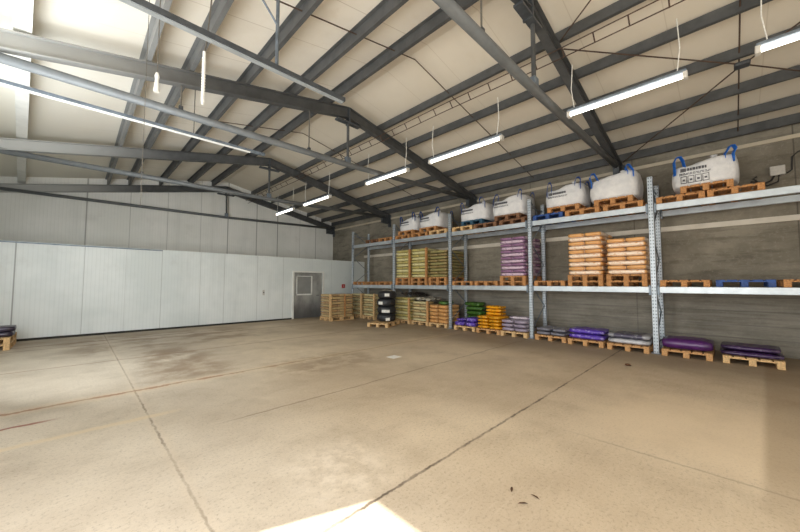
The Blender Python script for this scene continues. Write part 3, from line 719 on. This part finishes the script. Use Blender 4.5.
edge_board(slots(0)[0]+.02-.412, PH, 1.1, XG-.7, 'upright edge board at the corner of the floor stack deepest in the rack', 'wood_pale')
edge_board(slots(0)[1]+.02-.412, PH, 1.1, XG-.7, 'upright edge board at the stack corner just left of the tyres', 'wood_pale')
# crumpled film sheets
def sheet(name, label, x0, x1, y0, y1, z, amp, mat, seed, sag=.25, cat='film'):
    bm = bmesh.new(); n = 22; vs = {}
    for i in range(n+1):
        for j in range(n+1):
            u, v = i/n, j/n; x = x0+(x1-x0)*u; y = y0+(y1-y0)*v
            e = max(abs(u*2-1), abs(v*2-1)); zz = z+amp*(.5+NZ.noise(Vector((x*4, y*4, seed)))+.5*NZ.noise(Vector((x*10, y*10, seed))))
            if e > .8: zz -= sag*(e-.8)/.2*.6
            vs[i, j] = bm.verts.new((x+.04*NZ.noise(Vector((y*6, x*6, seed+3))), y+.04*NZ.noise(Vector((x*6, y*6, seed+9))), zz))
    for i in range(n):
        for j in range(n): bm.faces.new((vs[i, j], vs[i+1, j], vs[i+1, j+1], vs[i, j+1]))
    me = bpy.data.meshes.new(name); bm.to_mesh(me); bm.free(); me.materials.append(mat)
    for p in me.polygons: p.use_smooth = True
    return tag(link(name, me), label, cat, kind='thing')
sheet('plastic_film', 'milky crumpled plastic film lying on the second floor stack right of the tyres', 9.12, 10.2, 7.76, 8.52, PH+.105*7+.07, .08, M['film_clear'], 2, .12)
sheet('dark_tarpaulin', 'dark crumpled tarpaulin on the lime floor stack next to the tyres', 9.32, 10.25, 8.66, 9.4, PH+.108*8+.1, .1, M['film_dark'], 5, .1)
# green sacks on the back of the violet pallet
for n, lab in enumerate(('glossy green sack lowest of the heap behind the second upright', 'green sack second from below behind the second upright', 'crumpled green sack in the middle of the heap behind the second upright', 'green sack second from the top behind the second upright', 'topmost crumpled green sack behind the second upright')):
    bag(bagm('green', .15, n, .62, .44, .03), (10.04+.02*(n % 2), 6.22+.03*n, PH+.152*n), PI/2+(.1 if n % 2 else -.1), lab, 'green sacks behind the upright', name='green_sack')
bag(bagm('green', .12, 7, .6, .4, .03), (XG-.2, 7.2, PH+.128*5+.004), .3, 'green sack lying on top of the neat peach bags', None, name='green_sack')

# tyres on a turned pallet
pr = math.radians(24)
pallet(8.14, 9.02, 0, 'pale wooden pallet standing askew in front of the rack under four tyres', 'wood_pale', pr)
prof = [(.2, .05), (.225, .02), (.27, .004), (.3, .012), (.325, .035), (.343, .065), (.35, .1), (.342, .104), (.342, .114), (.352, .118), (.353, .138), (.352, .158), (.342, .162), (.342, .172), (.35, .176), (.343, .21), (.325, .24), (.3, .263), (.27, .271), (.225, .255), (.2, .225), (.195, .2), (.195, .08)]
tyre_me = MB().lathe(prof, 40).mesh('tyre', M['rubber'], False)
tp = [('bottom tyre of the four, resting on the askew pallet', 0, 0), ('second tyre from the bottom, with a broad white sticker', .02, .01), ('third tyre from the bottom, with a white sticker on its left', -.01, .0), ('top tyre of the stack with a pale sticker', .03, -.01)]
for n, (lab, dx, dy) in enumerate(tp):
    t = thing('tyre', 'black '+lab, 'tyre', (8.3+dx, 9.08+dy, PH+.277*n), 0, 'stacked tyres'); link('rubber_carcass', tyre_me, t)
    a0 = (math.radians(236), math.radians(222), math.radians(190), math.radians(226))[n]; wd = (.16, .3, .2, .18)[n]; zc_ = (.09, .1, .12, .14)[n]
    bm = bmesh.new(); q = []
    for j in range(6):
        a = a0+(j/5-.5)*wd/.36
        q.append((bm.verts.new((.356*math.cos(a), .356*math.sin(a), zc_-.05)), bm.verts.new((.356*math.cos(a), .356*math.sin(a), zc_+.055))))
    for u, w in zip(q, q[1:]): bm.faces.new((u[0], w[0], w[1], u[1]))
    me = bpy.data.meshes.new('sticker'); bm.to_mesh(me); bm.free(); me.materials.append(M['sticker']); link('sticker', me, t)
# film on the top tyre
sheet('clear_film', 'small milky film scrap lying on the top tyre', 8.12, 8.42, 8.86, 9.2, PH+.277*4+.012, .04, M['film_clear'], 12, .0)

# two stacks against the white wall right of the door
pallet(7.97, 11.84, 0, 'wooden pallet beside the steel door under the tan bag stack', 'wood_pale', 0)
stack(7.97, 11.84, PH, 0, 9, .106, 'tan', 'brown and tan bag in the corner stack beside the steel door')

edge_board(11.84-.412, PH, 1.1, 7.365, 'upright pale edge board at the outer corner of the corner stack by the door', 'wood_pale')
tag(MB().box(8.03, 8.1, 11.405, 11.42, PH, 1.1).build('edge_board', M['wood_orange']), 'upright orange board halfway along the front of the corner stack by the door', 'edge board', 'edge boards on the bag stacks', 'thing')
# loose piles: (dx, dy, z, rz, mesh kwargs, label)
def pile(px, py, mat, items, palmat, pallab, group):
    pallet(px, py, 0, pallab, palmat, 0, FL)
    for n, (m_, dx, dy, z, rz, L_, W_, H_, lab) in enumerate(items):
        bag(bagm(m_, H_, n, L_*.97, W_*.95, .05 if m_ in ('mauve', 'grey') else .03, .42), (px+dx, py+dy, PH+z), rz, lab, group)
p2 = PI/2
# bay 2: violet, marigold, mauve
pile(XG-.02, 6.17, 'violet', [('violet', -.36, .22, 0, .05, .46, .38, .15, 'violet sack lying front left on its pallet, beside the second upright'), ('violet', -.34, -.2, 0, .1, .5, .38, .15, 'violet sack with white print lying front right on its pallet'),
    ('violet', -.3, .2, .15, -.06, .42, .34, .09, 'flat violet sack on top of the front left violet sack'), ('violet', -.3, -.2, .15, .2, .55, .4, .15, 'plump violet sack topmost of the small violet pile')],
    'wood_pale', 'pale wooden pallet under the small violet pile', 'violet sacks')
it = []
for k_ in range(4):
    for s_ in (-1, 1): it.append(('marigold', -.24, s_*.2, k_*.1, R.uniform(-.05, .05), .7, .4, .1, 'marigold yellow sack in the lower part of the yellow pile, '+('left' if s_ > 0 else 'right')+' column, '+('bottom', 'second', 'third', 'fourth')[k_]+' layer'))
for k_ in range(3): it.append(('marigold', -.1, -.02, .4+k_*.1, p2+R.uniform(-.08, .08), .56, .4, .1, 'marigold yellow sack in the raised part of the yellow pile, '+('lowest', 'middle', 'topmost')[k_]))
pile(XG-.06, 5.28, 'marigold', it, 'wood', 'wooden pallet under the marigold yellow pile', 'marigold yellow sacks')
it = []
for k_ in range(3):
    for s_ in (-1, 1): it.append(('mauve', -.24, s_*.2, k_*.115, R.uniform(-.06, .06), .7, .4, .115, 'pale mauve sack in the pale pile, '+('left' if s_ > 0 else 'right')+' column, '+('bottom', 'middle', 'upper')[k_]+' layer'))
it.append(('mauve', -.2, -.08, .345, p2+.1, .66, .42, .09, 'pale mauve sack lying crosswise on top of the pale pile'))
pile(XG-.04, 4.46, 'mauve', it, 'wood_pale', 'pale wooden pallet under the pale mauve pile', 'pale mauve sacks')
# bay 3: grey, violet, printed
it = [('grey', -.22, .2, 0, .03, .74, .4, .1, 'grey sack lying left in the low grey pile'), ('grey', -.22, -.2, 0, -.05, .74, .4, .1, 'grey sack lying right in the low grey pile'), ('grey', -.2, .19, .1, -.04, .72, .4, .1, 'upper left grey sack of the low grey pile'), ('grey', -.2, -.2, .1, .05, .72, .38, .1, 'upper right grey sack of the low grey pile')]
pile(XG-.02, 3.44, 'grey', it, 'wood', 'wooden pallet under the low grey pile', 'grey sacks')
it = [('violet', -.2, 0, 0, p2, .84, .74, .13, 'violet sack lower front of the broad violet pile'), ('violet', .43, 0, 0, p2, .8, .32, .13, 'violet sack at the back of the broad violet pile'), ('violet', -.16, .02, .13, p2+.04, .84, .76, .13, 'violet sack with pale print topmost of the broad violet pile')]
pile(XG-.08, 2.57, 'violet', it, 'wood', 'wooden pallet under the broad violet pile', 'violet sacks in the broad pile')
it = [('pale', -.2, 0, 0, p2, .86, .74, .12, 'pale grey sack at the bottom front of the dark-printed pile'), ('pale', .43, 0, 0, p2, .84, .32, .12, 'pale grey sack at the bottom back of the dark-printed pile'), ('printed', -.18, .0, .12, p2, .86, .74, .12, 'white sack with big dark print topmost beside the perforated upright')]
pile(XG-.1, 1.69, 'printed', it, 'wood', 'wooden pallet under the dark-printed white pile, left of the perforated upright', 'dark-printed white sacks')
# bay 4
it = [('purple', -.16, 0, 0, p2, .86, .84, .24, 'plump smooth deep purple sack on the floor pallet right of the perforated upright'), ('purple', .445, 0, 0, p2, .84, .3, .14, 'deep purple sack at the back of the floor pallet right of the perforated upright')]
pile(XG-.06, .68, 'purple', it, 'wood', 'wooden pallet under the smooth deep purple pile', 'deep purple sacks')
it = [('purple_dark', -.2, .01, 0, p2, .88, .78, .1, 'flat blackish purple sack, lower one at the front of the last floor pallet'), ('purple_dark', .43, 0, 0, p2, .84, .32, .1, 'blackish purple sack at the back of the last floor pallet'), ('purple_dark', -.16, .02, .1, p2-.03, .84, .74, .1, 'flat blackish purple sack topmost on the last floor pallet')]
pile(XG-.04, -.26, 'purple_dark', it, 'wood_pale', 'pale wooden pallet at the right end of the floor row', 'blackish purple sacks')
# far left pallets with a plum sack
pallet(-1.42, 12.3, 0, 'lower yellowish pallet of the pair at the left edge against the white wall', 'wood_pale', p2, 'pallet pair at the left edge')
pallet(-1.42, 12.3, PH, 'upper yellowish pallet of the pair at the left edge against the white wall', 'wood_pale', p2, 'pallet pair at the left edge')
for n, (y, z, lab) in enumerate(((12.1, 0, 'dark plum sack lower on the left edge pallets'), (12.1, .12, 'dark plum sack upper on the left edge pallets'))):
    bag(bagm('plum', .13, n, .84, .6, .03), (-1.4+.02*n, y-.05+.0*n, 2*PH+z), .05*n, lab, 'dark plum sacks')
# ------------------------------------------------------------------ small things on the floor
m = MB().box(4.68, 4.92, 4.9, 5.12, 0, .004); tag(m.build('paper_sheet', M['paper']), 'white sheet of paper lying on the concrete floor', 'paper', kind='thing')
m = MB(); bmesh.ops.create_icosphere(m.bm, subdivisions=2, radius=.04)
for v in m.bm.verts: v.co = Vector((7.41, 1.39, .025))+Vector((v.co.x, v.co.y*1.2, v.co.z*.6))*(1+.3*NZ.noise(v.co*30))
tag(m.build('mud_clod', M['leaf']), 'small dark clod lying on the floor before the perforated upright', 'clod', kind='thing')
for n, (x, y, a, lab) in enumerate(((2.37, 1.2, .4, 'dry brown leaf scrap, upper one of three on the front floor'), (2.41, 1.04, 1.4, 'dry brown leaf scrap, right one of three on the front floor'), (2.28, 1.07, 2.3, 'dry brown leaf scrap, lower left one of three on the front floor'))):
    m = MB(); pts = [(-.035, 0, .004), (-.01, .009, .012), (.02, .007, .01), (.04, 0, .004), (.02, -.008, .009), (-.01, -.009, .011)]
    vs = [m.bm.verts.new(p) for p in pts]; m.bm.faces.new(vs); o = m.build('leaf_scrap', M['leaf']); o.location = (x, y, 0); o.rotation_euler.z = a
    tag(o, lab, 'leaf', 'leaf scraps on the floor', 'thing')

# ------------------------------------------------------------------ light
def area(name, loc, rot, sx, sy, e, col):
    l = bpy.data.lights.new(name, 'AREA'); l.shape = 'RECTANGLE'; l.size = sx; l.size_y = sy; l.energy = e; l.color = col
    o = bpy.data.objects.new(name, l); C.objects.link(o); o.location = loc; o.rotation_euler = rot; return o
sun = bpy.data.lights.new('sun', 'SUN'); sun.energy = 12; sun.angle = .009; sun.color = (1, .97, .92)
so = bpy.data.objects.new('sun', sun); C.objects.link(so)
el = math.radians(46); dvec = Vector((.935*math.cos(el), -.355*math.cos(el), -math.sin(el)))
so.rotation_euler = dvec.to_track_quat('-Z', 'Y').to_euler(); so.location = (-8, 6, 8)
area('door_daylight', (XL+.05, .8, 2.0), (0, -PI/2, 0), 3.8, 4.5, 380, (1, .98, .95))
fd = area('far_fill_light', (XL+.3, 6.45, 2.4), (0, 0, 0), 3.2, 2.6, 300, (.9, .96, 1)); fd.rotation_euler = Vector((.75, .6, .35)).to_track_quat('-Z', 'Y').to_euler()  # added fill at the far opening, tilted to brighten roof and gable
area('fill_light_near', (3.5, YN+.1, 2.6), (PI/2, 0, 0), 8, 3.6, 90, (1, .95, .86))  # fill lamp added in front of the closed south wall
w = bpy.data.worlds.new('sky'); bpy.context.scene.world = w; w.use_nodes = True
bg = w.node_tree.nodes['Background']; st = w.node_tree.nodes.new('ShaderNodeTexSky'); st.sky_type = 'NISHITA'; st.sun_disc = False
st.sun_elevation = el; st.sun_rotation = math.radians(-70); w.node_tree.links.new(st.outputs[0], bg.inputs[0]); bg.inputs[1].default_value = .25

# ------------------------------------------------------------------ camera
cam = bpy.data.cameras.new('camera'); co = bpy.data.objects.new('camera', cam); C.objects.link(co)
cam.sensor_width = 36; cam.sensor_fit = 'HORIZONTAL'; cam.lens = 14.678; cam.clip_start = .05
fw = Vector((.70358485, .70859305, .05351865)); rt = Vector((.70955897, -.70464479, .00133512)); upv = rt.cross(fw)
co.matrix_world = Matrix(((rt.x, upv.x, -fw.x, 0), (rt.y, upv.y, -fw.y, 0), (rt.z, upv.z, -fw.z, 1.54), (0, 0, 0, 1)))
sc = bpy.context.scene; sc.camera = co
sc.view_settings.view_transform = 'Standard'; sc.view_settings.exposure = 0.0
sc.cycles.max_bounces = 10; sc.cycles.diffuse_bounces = 6
